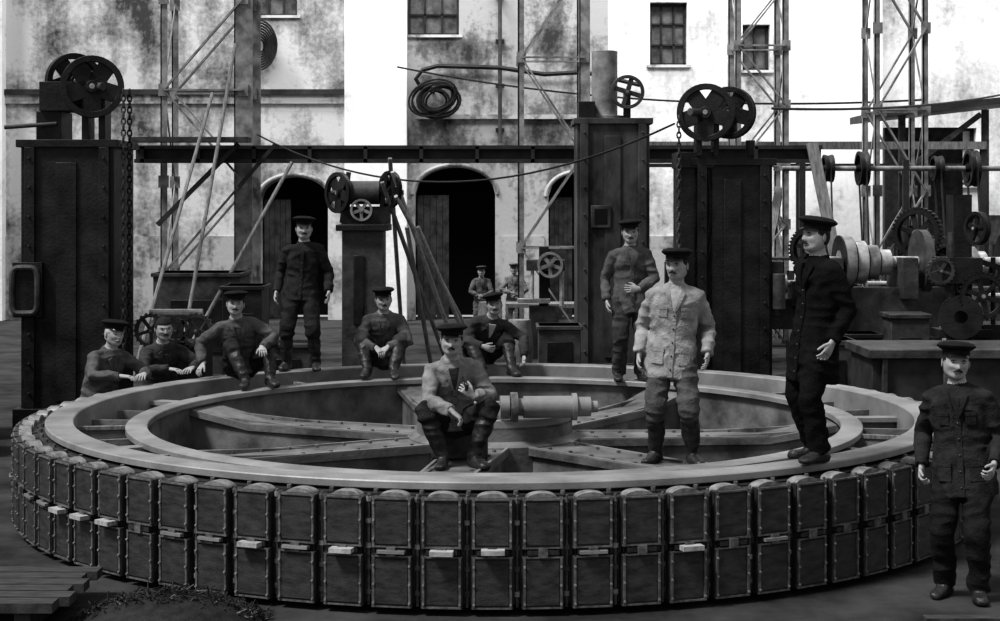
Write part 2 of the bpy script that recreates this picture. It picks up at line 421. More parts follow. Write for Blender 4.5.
# ------------------------------------------------------------------ rotor wheel
WC=V((-.05,14.3,0)); T=.82
wheel=empty('rotor_wheel',WC)
def wfin(mb,name,**k):
    ob=mb.finish(name,center=False,**k); ob.parent=wheel; return ob
mb=MB(); mb.lathe([(.001,.0),(3.93,.0),(3.93,.05),(.001,.05)],M_shade,96); wfin(mb,'shade_disc')  # disc added to darken the floor seen between the spokes
mb=MB()
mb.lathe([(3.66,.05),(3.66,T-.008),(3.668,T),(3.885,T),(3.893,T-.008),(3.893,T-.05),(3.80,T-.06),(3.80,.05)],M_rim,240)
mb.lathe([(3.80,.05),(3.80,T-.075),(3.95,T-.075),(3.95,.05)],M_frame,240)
for i in range(80):
    a=math.radians(i*4.5+2.25); c,s=math.cos(a),math.sin(a)
    mb.cyl((3.925*c,3.925*s,T-.08),(3.925*c,3.925*s,T-.05),.016,M_edge,6)
wfin(mb,'rim_ring')
mb=MB()
mb.lathe([(3.05,.69),(3.05,.733),(3.057,.74),(3.225,.74),(3.235,.733),(3.235,.69)],M_rim,200)
mb.lathe([(3.10,.05),(3.10,.69),(3.18,.69),(3.18,.05)],M_spoke,200)
wfin(mb,'inner_ring')
mb=MB()
mb.lathe([(3.2,.30),(3.66,.30),(3.66,.26),(3.2,.26)],M_frame,160)
for i in range(35):
    a=math.radians(i*360/35+3); mb.xf=Matrix.Rotation(a,4,'Z')
    mb.box2((3.18,-.018,.28),(3.66,.018,.68),M_spoke)
    if i%5==0: mb.box2((3.2,-.07,.66),(3.68,.07,.70),M_rim)
    elif i%3==0: mb.box2((3.2,-.03,.68),(3.68,.03,.71),M_wooden)
mb.xf=None
wfin(mb,'ring_brackets')
mb=MB()
SP=[-100+360/7*i for i in range(7)]
for sa in SP:
    mb.xf=Matrix.Rotation(math.radians(sa),4,'Z')
    r0,r1=.6,3.12
    def pr(x0,x1,a0,a1,z0,z1,zz0,zz1,m=M_spoke):
        vs=[(x0,-a0,z0),(x0,a0,z0),(x0,a0,z1),(x0,-a0,z1),(x1,-a1,zz0),(x1,a1,zz0),(x1,a1,zz1),(x1,-a1,zz1)]
        mb.add(vs,[(0,1,2,3),(7,6,5,4),(0,4,5,1),(1,5,6,2),(2,6,7,3),(3,7,4,0)],m)
    pr(r0,2.45,.26,.21,.49,.55,.49,.55); pr(2.45,r1,.21,.24,.49,.55,.61,.67)
    for s in (-1,1):
        vs=[(r0,s*.22,.06),(r0,s*.18,.06),(r0,s*.18,.5),(r0,s*.22,.5),(r1,s*.18,.06),(r1,s*.14,.06),(r1,s*.14,.62),(r1,s*.18,.62)]
        mb.add(vs,[(0,1,2,3),(7,6,5,4),(0,4,5,1),(1,5,6,2),(2,6,7,3),(3,7,4,0)],M_spoke)
        vs=[(r0,s*.26,.55),(r0,s*.235,.55),(r0,s*.235,.565),(r0,s*.26,.565),(2.45,s*.21,.55),(2.45,s*.185,.55),(2.45,s*.185,.565),(2.45,s*.21,.565)]
        mb.add(vs,[(0,1,2,3),(7,6,5,4),(0,4,5,1),(1,5,6,2),(2,6,7,3),(3,7,4,0)],M_rim)
    for k in range(7):
        for s in(-1,1): mb.cyl((.9+k*.25,s*.16,.55),(.9+k*.25,s*.16,.57),.018,M_edge,6)
mb.xf=None
wfin(mb,'spokes')
mb=MB()
mb.lathe([(.25,.1),(.25,.66),(.3,.74),(.66,.74),(.70,.72),(.70,.60),(.78,.56),(.78,.1)],M_spoke,80)
mb.lathe([(.6,.70),(.6,.78),(.70,.78),(.70,.70)],M_rim,80)
for i in range(16):
    a=2*math.pi*i/16; mb.cyl((.48*math.cos(a),.48*math.sin(a),.74),(.48*math.cos(a),.48*math.sin(a),.77),.03,M_edge,6)
wfin(mb,'hub')
mb=MB(); mbw=MB()
for i in range(80):
    a=math.radians(i*4.5); mb.xf=Matrix.Rotation(a,4,'Z'); mbw.xf=mb.xf
    j=random.uniform(-.006,.006)
    mb.box2((3.94,-.115,.05),(4.10,.115,.735),M_pole)
    for z0,z1 in((.435,.755),(.05,.385)):
        mb.box2((4.08,-.135,z0),(4.135,.135,z1),M_frame)
        mb.box2((4.135,-.105,z0+.025),(4.145+j,.105,z1-.025),M_pole)
        for s in(-1,1): mb.box2((4.133,s*.118-.008,z0),(4.150,s*.118+.008,z1),M_edge)
        mb.box2((4.133,-.13,z0),(4.148,.13,z0+.011),M_edge); mb.box2((4.133,-.13,z1-.011),(4.148,.13,z1),M_edge)
    mb.box2((4.1,-.10,.395),(4.150,.10,.425),M_frame)
    mb.box2((4.12,-.03,.38),(4.165,.03,.44),M_edge)
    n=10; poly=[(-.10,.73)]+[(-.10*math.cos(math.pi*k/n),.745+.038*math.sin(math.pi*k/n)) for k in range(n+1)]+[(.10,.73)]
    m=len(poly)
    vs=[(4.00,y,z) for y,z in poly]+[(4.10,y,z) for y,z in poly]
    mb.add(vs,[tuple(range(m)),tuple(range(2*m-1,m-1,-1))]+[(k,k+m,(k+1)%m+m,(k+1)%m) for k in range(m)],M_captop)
    for s in(-1,1):
        mb.box2((3.97,s*.135-.012,.07),(4.09,s*.135+.012,.74),M_frame)
    y2=math.tan(math.radians(2.25))*4.08
    mb.cyl((4.09,y2,.05),(4.09,y2,.77),.010,M_edge,6)
    for z in (.12,.28,.42,.58,.72): mb.cyl((4.09,y2,z),(4.09,y2,z+.03),.019,M_bright if random.random()<.3 else M_edge,6)
    for z in (.08,.2,.32,.49,.61,.72):
        for s in(-1,1): mb.cyl((4.14,s*.118,z),(4.160,s*.118,z),.008,M_rim,6)
    q=random.random()
    if q<.25:
        z=random.choice([.395,.40,.41]); mbw.box2((4.12,-.07,z),(4.22,.08,z+.03),M_wood)
    elif q<.6: mbw.box2((4.13,-.09,.40),(4.175,.09,.42),M_rim)
mb.xf=None; mbw.xf=None
wfin(mb,'field_poles'); wfin(mbw,'wedge_blocks',smooth=0)
mb=MB(); y=13.66
def ax(x): return (x,y+.06*(x),.785+.108)
for a,b,r in((.0,.08,.10),(.08,.2,.075),(.2,.62,.095),(.62,.66,.118),(.66,.78,.085),(.78,.84,.05)):
    mb.cyl(ax(a),ax(b),r,M_rim,24)
mb.lathe([(.05,-.03),(.13,-.03),(.13,.03),(.05,.03)],M_edge,24,ax(.12),(1,.06,0))
mb.finish('steel_shaft')
mb=MB(); mb.box2((-.56,12.92,.57),(-.10,13.16,.76),M_woodD); mb.box2((-.56,12.94,.55),(-.50,13.14,.57),M_woodD); mb.box2((-.16,12.94,.55),(-.10,13.14,.57),M_woodD); mb.finish('wooden_block',bevel=.008)
mb=MB()
for i in range(6): mb.box2((-3.95,9.75+i*.17,.13),(-2.75+.06*(i%2),9.90+i*.17,.19),M_woodD)
mb.box2((-3.8,9.8,0),(-3.7,10.7,.13),M_woodD); mb.box2((-3.0,9.8,0),(-2.9,10.7,.13),M_woodD)
mb.finish('plank_platform',smooth=0)
mb=MB()
for i in range(1300):
    a=random.random()*6.28; q=random.random()**.6
    c=V((-2.1+q*.62*math.cos(a),10.12+q*.30*math.sin(a),0)); h=.19*(1-q*q)
    c.z=random.uniform(0,1)*h+.01
    d=V((random.gauss(0,1),random.gauss(0,1),random.gauss(.1,.35))).normalized(); l=random.uniform(.03,.09)
    b=V((random.gauss(0,1),random.gauss(0,1),random.gauss(0,1)))*.02
    mb.tube([c,c+d*l*.5+b,c+d*l],[.006,.005,.002],M_rust if i%4 else M_iron2,4)
mb.lathe([(.001,0),(.6,0),(.4,.09),(.2,.14),(.001,.16)],M_rust,24,(-2.1,10.12,0))
mb.finish('swarf_pile')
for k,(x0,x1,y0,y1) in enumerate([(2.55,5,9.75,9.9),(2.7,5,10.05,10.15),(3.9,5.2,10.32,10.4)]):
    mb=MB(); mb.box2((x0,y0,0),(x1,y1,.02),M_woodD); mb.finish('floor_plank',smooth=0)
mb=MB()
for i in range(5): mb.box2((-7.0,12.0+i*.5,0),(-4.7,12.35+i*.5,.06),M_woodD)
mb.finish('floor_planks',smooth=0)

# ------------------------------------------------------------------ machines right side
mb=MB()
mb.box2((3.95,17.0,.98),(6.9,18.2,1.08),M_iron2); mb.box2((4.0,17.08,.2),(6.85,18.1,.98),M_steelD)
for i in range(5): mb.box2((4.1+i*.66,17.02,.25),(4.16+i*.66,17.08,.98),M_iron2)
mb.box2((3.95,17.0,0),(6.9,18.2,.2),M_iron2)
mb.finish('surface_plate',bevel=.01)
def lathe_machine(x,y,L,R,mt,ang=0,k=1.0):
    mb=MB(); d=V((math.cos(ang),math.sin(ang),0)); L/=k
    mb.xf=Matrix.Translation((x,y,0))@Matrix.Scale(k,4)
    def P(u,h,o=0): return d*u+V((-d.y,d.x,0))*o+V((0,0,h))
    up=V((0,0,1))
    mb.bar(P(0,.8),P(L,.8),.3,.5,mt,up=up); mb.bar(P(.1,.35),P(.4,.35),.7,.45,mt,up=up); mb.bar(P(L-.4,.35),P(L-.1,.35),.7,.45,mt,up=up)
    mb.bar(P(.05,1.15),P(.25,1.15),.55,.4,mt,up=up); mb.bar(P(.85,1.15),P(1.0,1.15),.55,.4,mt,up=up)
    for q in range(4):
        r=R*(1-.17*q); mb.cyl(P(.28+q*.13,1.3),P(.40+q*.13,1.3),r,M_bright if q%2 else M_steel,28)
        mb.lathe([(r*.5,-.005),(r*1.04,-.005),(r*1.04,.012),(r*.5,.012)],M_iron,28,P(.28+q*.13,1.3),d)
    mb.cyl(P(0,1.3),P(1.25,1.3),.06,M_bright,14)
    mb.lathe([(.04,-.04),(R*1.25,-.04),(R*1.25,.04),(.04,.04)],mt,32,P(1.12,1.3),d)
    for q in range(4):
        a=q*math.pi/2+.4; p=P(1.17,1.3)+V((-d.y,d.x,0))*math.cos(a)*R*.8+up*math.sin(a)*R*.8
        mb.box(p,(.09,.09,.09),M_steel)
    mb.bar(P(L*.62,1.05),P(L*.75,1.05),.2,.5,mt,up=up); mb.bar(P(L*.9,1.15),P(L,1.15),.5,.3,mt,up=up)
    mb.cyl(P(L*.82,1.3),P(L*1.02,1.3),.05,M_bright,12)
    mb.cyl(P(1.3,.98,-.3),P(L,.98,-.3),.025,M_bright,8)
    gear(mb,P(.0,1.1,-.12),R*.6,d,mt,.06,24,4)
    pulley(mb,P(L*.68,.85,-.35),.14,(-d.y,d.x,0),M_steel,.04,4)
    mb.finish('engine_lathe')
lathe_machine(4.35,22.2,3.0,.26,M_iron2,.06,1.4)
lathe_machine(4.0,26.6,2.6,.32,M_iron,-.05)
lathe_machine(6.5,24.6,3.0,.33,M_iron,.1,1.3)
lathe_machine(8.4,22.6,2.6,.36,M_iron2,.15,1.2)
for (x,y,z,R) in ((6.15,23.4,2.2,.36),(5.0,25.6,1.9,.34)):
    mb=MB(); gear(mb,(x,y,z),R,(.8,1,0),M_iron,.12); gear(mb,(x+.5,y+.2,z-.35),R*.5,(.8,1,0),M_iron2,.12,20,4)
    mb.box2((x-.1,y+.1,0),(x+.1,y+.35,z+.12),M_iron); mb.cyl((x-.05,y-.12,z),(x+.1,y+.3,z),.06,M_steel); mb.box2((x+.42,y+.25,0),(x+.6,y+.45,z-.2),M_iron)
    mb.box2((x-.3,y,0),(x+.7,y+.5,.4),M_iron)
    mb.finish('gear_stand')
mb=MB(); mb.cyl((4.9,27.6,3.25),(10.2,27.6,3.25),.045,M_steel,12)
for x in(5.2,7.0,8.8,10.1): mb.box2((x,27.55,0),(x+.1,27.65,3.4),M_steelD)
for x,r in((5.7,.24),(6.3,.3),(7.6,.22),(8.2,.32),(9.4,.26)):
    pulley(mb,(x,27.6,3.25),r,(1,0,0),M_iron,.16,5)
    for s in(-1,1): mb.bar((x,27.6+s*r,3.25),(x-.1,26.8+s*.2,1.2),.1,.012,M_iron,up=V((1,0,0)))
mb.finish('line_shaft')
mb=MB(); x,y=5.55,19.2
mb.box2((x-.4,y-.4,0),(x+.4,y+.4,.2),M_iron); mb.box2((x-.1,y-.12,.2),(x+.12,y+.2,2.75),M_iron)
mb.box2((x-.35,y-.4,1.05),(x+.3,y,1.15),M_iron); mb.box2((x-.3,y-.45,1.7),(x+.15,y+.1,2.0),M_iron)
mb.cyl((x-.18,y-.3,1.25),(x-.18,y-.3,2.3),.04,M_iron2); mb.cyl((x-.18,y-.3,1.6),(x-.18,y-.3,1.85),.08,M_iron)
gear(mb,(x+.15,y-.45,1.55),.27,(0,1,0),M_iron,.05,32,6); gear(mb,(x-.35,y-.45,1.85),.16,(0,1,0),M_iron2,.05,20,5)
pulley(mb,(x+.1,y-.4,2.35),.2,(1,.4,0),M_iron,.08,5)
for i in range(3): mb.cyl((x+.35+.16*i,y-.2,1.0),(x+.35+.16*i,y-.2,2.0-.15*i),.03,M_iron,8)
mb.bar((x+.2,y-.2,1.95),(x+.8,y-.2,1.75),.06,.06,M_iron); mb.lathe([(.08,-.05),(.26,-.05),(.26,.05),(.08,.05)],M_iron,30,(x-.1,y-.42,1.30),(.3,1,0))
mb.box2((x+.2,y-.3,.2),(x+.9,y+.3,1.2),M_iron)
mb.finish('drill_press')
def block(name,a,b,mt,bev=.015):
    mb=MB(); mb.box2(a,b,mt); w=b[0]-a[0]; h=b[2]-a[2]
    mb.box2((a[0]-.03,a[1]-.03,b[2]-.06),(b[0]+.03,b[1]+.03,b[2]),mt); mb.box2((a[0]-.03,a[1]-.03,a[2]),(b[0]+.03,b[1]+.03,a[2]+.08),mt)
    mb.box2((a[0]+w*.2,a[1]-.02,a[2]+h*.25),(a[0]+w*.8,a[1],a[2]+h*.75),M_iron)
    mb.finish(name,bevel=bev)
block('tool_chest',(3.75,19.6,0),(4.4,20.2,.95),M_iron2); block('tool_chest',(4.5,20.6,0),(4.95,21.1,.95),M_iron)
block('machine_casting',(5.1,20.7,.0),(5.6,21.2,1.2),M_iron2)
block('wooden_crate',(5.9,20.7,0),(6.4,21.2,1.0),M_wood); block('wooden_crate',(-5.2,23.8,0),(-3.9,24.7,1.6),M_woodD)
block('machine_casting',(-3.85,22,0),(-3.3,22.7,1.5),M_iron); block('machine_casting',(-6.9,17.6,0),(-5.85,18.3,1.35),M_iron)
mb=MB()
for i in range(6):
    x=6.6+.2*i+random.uniform(-.1,.1); mb.bar((x,20.4,.0+.06),(x+.9,20.9,.1),.1,.06,M_wood,up=V((0,0,1)))
mb.finish('lumber_pile')
mb=MB()
for i in range(80):
    x=random.uniform(6.6,9.5); y=random.uniform(18.7,20.2); s=random.uniform(.04,.14)
    mb.box((x,y,s*.5),(s*random.uniform(.8,2),s,s),random.choice([M_wood,M_steel,M_iron,M_iron2,M_wooden]),Matrix.Rotation(random.random()*3,3,'Z'))
mb.finish('scrap_heap',smooth=0)
mb=MB()
for x in(4.2,5.8,7.4,9.0):
    mb.box2((x,29.0,0),(x+.07,29.07,1.9),M_steelD); mb.box2((x,29.5,0),(x+.07,29.57,1.9),M_steelD)
for z in(.5,1.1,1.6): mb.box2((4.2,29.0,z),(9.07,29.57,z+.05),M_woodD)
for i in range(70):
    x=random.uniform(4.3,8.9); z=random.choice([.55,1.15,1.65]); s=random.uniform(.06,.2); h=random.uniform(.08,.38)
    m=random.choice([M_wood,M_steel,M_iron,M_iron2,M_wooden,M_bright])
    if i%2: mb.box2((x,29.1,z),(x+s,29.1+s,z+h),m)
    else: mb.cyl((x,29.25,z),(x,29.25,z+h),s*.5,m,12)
mb.finish('storage_rack')
mb=MB(); mb.bar((5.45,24.0,0),(4.95,25.2,3.6),.18,.05,M_wooden); mb.finish('leaning_board',smooth=0)
mb=MB(); mb.bar((3.6,23.4,0),(4.6,26.2,2.9),.12,.05,M_wooden); mb.finish('leaning_board',smooth=0)
mb=MB()
mb.box2((7.9,32.6,0),(9.5,32.75,4.2),M_woodD); mb.prism([(7.6,4.35),(12.5,4.9),(12.5,5.0),(7.6,4.5)],M_steelD,31.2,34.5)
for x in(7.9,9.55,12): mb.box2((x,31.4,0),(x+.12,31.52,4.5),M_woodD)
mb.box2((9.6,32.6,0),(12.4,32.75,2.4),M_wallC); 
mb.bar((7.9,31.4,3.2),(9.5,31.4,4.4),.1,.1,M_woodD)
mb.finish('lean_to_shed',smooth=0)
mb=MB(); mb.box2((.1,28.3,.78),(1.6,29.0,.85),M_wooden)
for x in(.15,1.5):
    for y in(28.35,28.9): mb.box2((x,y,0),(x+.08,y+.08,.78),M_wooden)
mb.finish('workbench',smooth=0)
mb=MB(); x,y=.75,27.2
mb.box2((x-.25,y-.25,0),(x+.25,y+.25,.9),M_iron2); mb.box2((x-.08,y-.08,.9),(x+.08,y+.1,1.9),M_iron); mb.box2((x-.3,y-.25,1.5),(x+.35,y+.1,1.68),M_iron2)
pulley(mb,(x+.1,y-.28,1.6),.22,(0,1,0),M_steel,.05,5); mb.cyl((x-.2,y-.2,1.0),(x-.2,y-.2,1.5),.03,M_bright,8)
mb.cyl((x+.3,y-.2,.9),(x+.3,y-.2,1.55),.04,M_bright,8); mb.box2((x-.45,y-.3,.95),(x+.1,y,1.02),M_steel)
mb.finish('bench_drill')
for (x,y,h,r) in [(-.2,26.5,1.0,.18),(.3,24.5,.85,.2)]:
    mb=MB(); mb.lathe([(.001,0),(r*.85,0),(r,h*.3),(r*1.05,h*.5),(r,h*.7),(r*.85,h),(.001,h)],M_steel,20,(x,y,0)); mb.finish('steel_drum')
block('machine_casting',(.55,22.6,0),(1.15,23.2,.9),M_iron2); block('machine_casting',(-3.1,20.9,0),(-2.5,21.5,.8),M_iron2)
mb=MB(); x,y=-4.0,19.6
mb.box2((x-.35,y-.2,0),(x+.4,y+.3,.95),M_iron)
for dx,r in((-.25,.2),(.05,.15),(.3,.2)): gear(mb,(x+dx,y-.25,1.1),r,(0,1,0),M_iron2,.07,20,5)
mb.cyl((x-.3,y-.1,1.3),(x+.35,y-.1,1.3),.05,M_bright,10)
mb.finish('geared_winch')
mb=MB(); x,y=-6.3,16.6
for i in range(3): pulley(mb,(x+.25*i,y+.1*i,.95),.3-.03*i,(.8,1,0),M_iron,.12,5,.5)
mb.box2((x-.4,y-.2,0),(x+.8,y+.5,.7),M_iron); mb.finish('belt_machine')
for (x,y) in ((-4.18,16.5),(-3.70,17.2)):
    mb=MB()
    for k in range(4): mb.box2((x-.28,y-.3+k*.16,.05),(x+.28,y-.17+k*.16,.088),M_woodD)
    for s in(-.24,.18): mb.box2((x+s,y-.3,0),(x+s+.06,y+.31,.05),M_woodD)
    mb.finish('wooden_pallet',smooth=0)

# ------------------------------------------------------------------ people
def ik(a,b,l1,l2,pole):
    a=V(a);b=V(b);d=b-a;L=d.length;mx=(l1+l2)*.998
    if L>mx: b=a+d*(mx/L); d=b-a; L=mx
    u=d/L; x=(l1*l1-l2*l2+L*L)/(2*L); h=math.sqrt(max(0,l1*l1-x*x))
    p=V(pole); p=p-u*p.dot(u)
    if p.length<1e-4: p=u.orthogonal()
    return a+u*x+p.normalized()*h, b
def remesh(me,vox,smooth=2):
    ob=bpy.data.objects.new('tmp',me); scene.collection.objects.link(ob)
    r=ob.modifiers.new('r','REMESH'); r.mode='VOXEL'; r.voxel_size=vox; r.use_smooth_shade=True
    if smooth:
        s=ob.modifiers.new('s','SMOOTH'); s.iterations=smooth; s.factor=.5
    dg=bpy.context.evaluated_depsgraph_get(); dg.update()
    out=bpy.data.meshes.new_from_object(ob.evaluated_get(dg))
    vs=[v.co.copy() for v in out.vertices]; fs=[tuple(p.vertices) for p in out.polygons]; no=[v.normal.copy() for v in out.vertices]
    bpy.data.objects.remove(ob); bpy.data.meshes.remove(out)
    return vs,fs,no
def gs(x,m,s): return math.exp(-((x-m)/s)**2)
def make_head(mb,hair,moust,beard,cap,capmat,captilt,seed=0):
    rnd=random.Random(seed); jw=rnd.uniform(-.06,.06); nl=rnd.uniform(.020,.028); ck=rnd.uniform(0,.006); mw=rnd.uniform(.75,1.1)
    N,Mn=44,56; vs=[];hr=[]
    for i in range(N+1):
        t=math.pi*i/N
        for j in range(Mn):
            a=2*math.pi*j/Mn; x=math.sin(t)*math.sin(a); y=-math.sin(t)*math.cos(a); z=math.cos(t)
            X=x*.081;Y=y*.096;Z=z*.118; k=max(0,-z)
            X*=1-(.08-jw)*k+.07*gs(z,-.55,.25); 
            if y>0: Y*=1-.42*k
            else:
                Y-=.020*gs(z,-.80,.22)*min(1,-y/.5)
                if -.33<z<.2:
                    tt=(.2-z)/.43 if z>-.23 else (z+.33)/.10
                    Y-=nl*tt*gs(X,0,.009+.007*tt)
                Y+=.013*gs(abs(X),.031,.015)*gs(z,.06,.10)
                Y-=.008*gs(z,.23,.07)*gs(X,0,.055)
                Y-=.004*(gs(z,-.45,.05)+gs(z,-.60,.05))*gs(X,0,.024)
                Y+=.004*gs(z,-.525,.03)*gs(X,0,.024)
                Y-=(.004+ck)*gs(abs(X),.045,.016)*gs(z,-.14,.12)
                Y+=.006*gs(abs(X),.050,.016)*gs(z,-.45,.16)
            h=(z>.42) or (y>.12 and z>-.42) or (abs(x)>.5 and z>.12 and y>-.35)
            if h: q=V((X,Y,Z)); q+=V((x,y,z))*.007; X,Y,Z=q
            vs.append(V((X,Y,Z))); hr.append(h)
    fs=[];fh=[]
    for i in range(N):
        for j in range(Mn):
            k=(j+1)%Mn; f=(i*Mn+j,(i+1)*Mn+j,(i+1)*Mn+k,i*Mn+k)
            (fh if sum(hr[q] for q in f)>=2 else fs).append(f)
    mb.add(vs,fs,M_skin); mb.add(vs,fh,hair)
    for s in(-1,1):
        mb.sphere((s*.031,-.069,.007),(.0120,.011,.0075),M_eyew,12)
        mb.sphere((s*.031,-.0775,.007),(.0062,.0045,.0062),M_eye,8)
        mb.tube([(s*.013,-.090,.021),(s*.031,-.092,.0245),(s*.049,-.081,.019)],[.003,.0042,.002],hair,6)
        mb.tube([(s*.018,-.081,.0125),(s*.031,-.084,.0150),(s*.044,-.077,.0115)],.0040,M_skin,6)
        mb.sphere((s*.083,.008,-.004),(.008,.018,.031),M_skin,12,Matrix.Rotation(s*.35,3,'Z'))
        mb.sphere((s*.088,.004,-.002),(.004,.010,.018),M_lip,8,Matrix.Rotation(s*.35,3,'Z'))
        mb.sphere((s*.010,-.098,-.030),(.007,.009,.006),M_skin,8)
        if moust: mb.tube([(0,-.100,-.041),(s*.013*mw,-.102,-.044),(s*.027*mw,-.095,-.049),(s*.038*mw,-.086,-.050)],[.0055,.0072,.0055,.002],moust,8)
    mb.tube([(-.022,-.088,-.0625),(0,-.095,-.062),(.022,-.088,-.0625)],[.002,.0035,.002],M_lip,6)
    if beard:
        mb.sphere((0,-.068,-.10),(.050,.036,.045),beard,16); mb.sphere((0,-.055,-.075),(.064,.036,.032),beard,16)
    if cap:
        R=Matrix.Translation((0,.006,.060))@Matrix.Rotation(captilt,4,'X')@Matrix.Rotation(rnd.uniform(-.1,.1),4,'Y')
        o=mb.xf; mb.xf=(o@R) if o else R
        sc=1.18; pf=rnd.uniform(.0,.010)
        def ring(rs): 
            return [((0,0,z),(1,0,0),(0,1,0),r,r*sc if r<.1 else r*1.12) for r,z in rs]
        mb.loft(ring([(.084,-.012),(.087,.0),(.086,.026)]),capmat,32)
        mb.loft(ring([(.085,.020),(.100+pf,.030),(.116+pf,.042),(.118+pf,.052),(.106,.068),(.07,.078),(.02,.081)]),capmat,32)
        vv=[];n=15
        for k in range(n):
            a=math.radians(-60+120*k/(n-1)); sx,cy=math.sin(a),-math.cos(a); e=math.cos(a*1.48)*.038
            for (r,z) in ((0,-.004),(1,-.020)):
                rr=e*r; vv.append(V((sx*(.084+rr*.6),cy*(.098+rr),z-.0)))
        for k in range(n):
            for q in (0,1): vv.append(vv[k*2+q]+V((0,0,-.005)))
        ff=[]
        for k in range(n-1):
            ff.append((k*2,k*2+1,k*2+3,k*2+2)); b=2*n; ff.append((b+k*2,b+k*2+2,b+k*2+3,b+k*2+1)); ff.append((k*2+1,b+k*2+1,b+k*2+3,k*2+3))
        mb.add(vv,ff,M_visor)
        mb.xf=o
def make_hand(w,d,n,left,curl,sc=1.0):
    d=V(d).normalized(); n=V(n); n=(n-d*n.dot(d)).normalized(); t=d.cross(n)*(-1 if left else 1)
    h=MB(); w=V(w)
    h.loft([(w-d*.03,t,n,.026*sc,.021*sc),(w,t,n,.028*sc,.020*sc),(w+d*.03*sc,t,n,.037*sc,.018*sc),(w+d*.065*sc,t,n,.042*sc,.016*sc),(w+d*.09*sc,t,n,.040*sc,.012*sc)],M_skin,18)
    for o,l,f in((.032,.072,.10),(.0108,.082,.03),(-.0105,.076,-.04),(-.031,.060,-.12)):
        p=w+(d*.080+t*o)*sc; dr=(d+t*f).normalized(); pts=[p-dr*.02*sc,p]; an=0
        for q,(sl,b) in enumerate(((.46,curl*.7),(.30,curl*1.0),(.24,curl*.8))):
            an+=b; p=p+(dr*math.cos(an)+n*math.sin(an))*l*sl*sc; pts.append(p)
        h.tube(pts,[.0088*sc,.0092*sc,.0086*sc,.0078*sc,.0062*sc],M_skin,10)
    p=w+(d*.022+t*.022)*sc; dr=(d*.75+t*.75+n*.25).normalized(); d2=(d*.95+t*.25+n*(.2+curl*.5)).normalized()
    h.tube([p,p+dr*.035*sc,p+dr*.045*sc+d2*.028*sc,p+dr*.045*sc+d2*.052*sc],[.014*sc,.012*sc,.0100*sc,.0075*sc],M_skin,10)
    vs,fs,no=remesh(h.mesh('h'),.0029,1)
    return vs,fs
PN=[0]
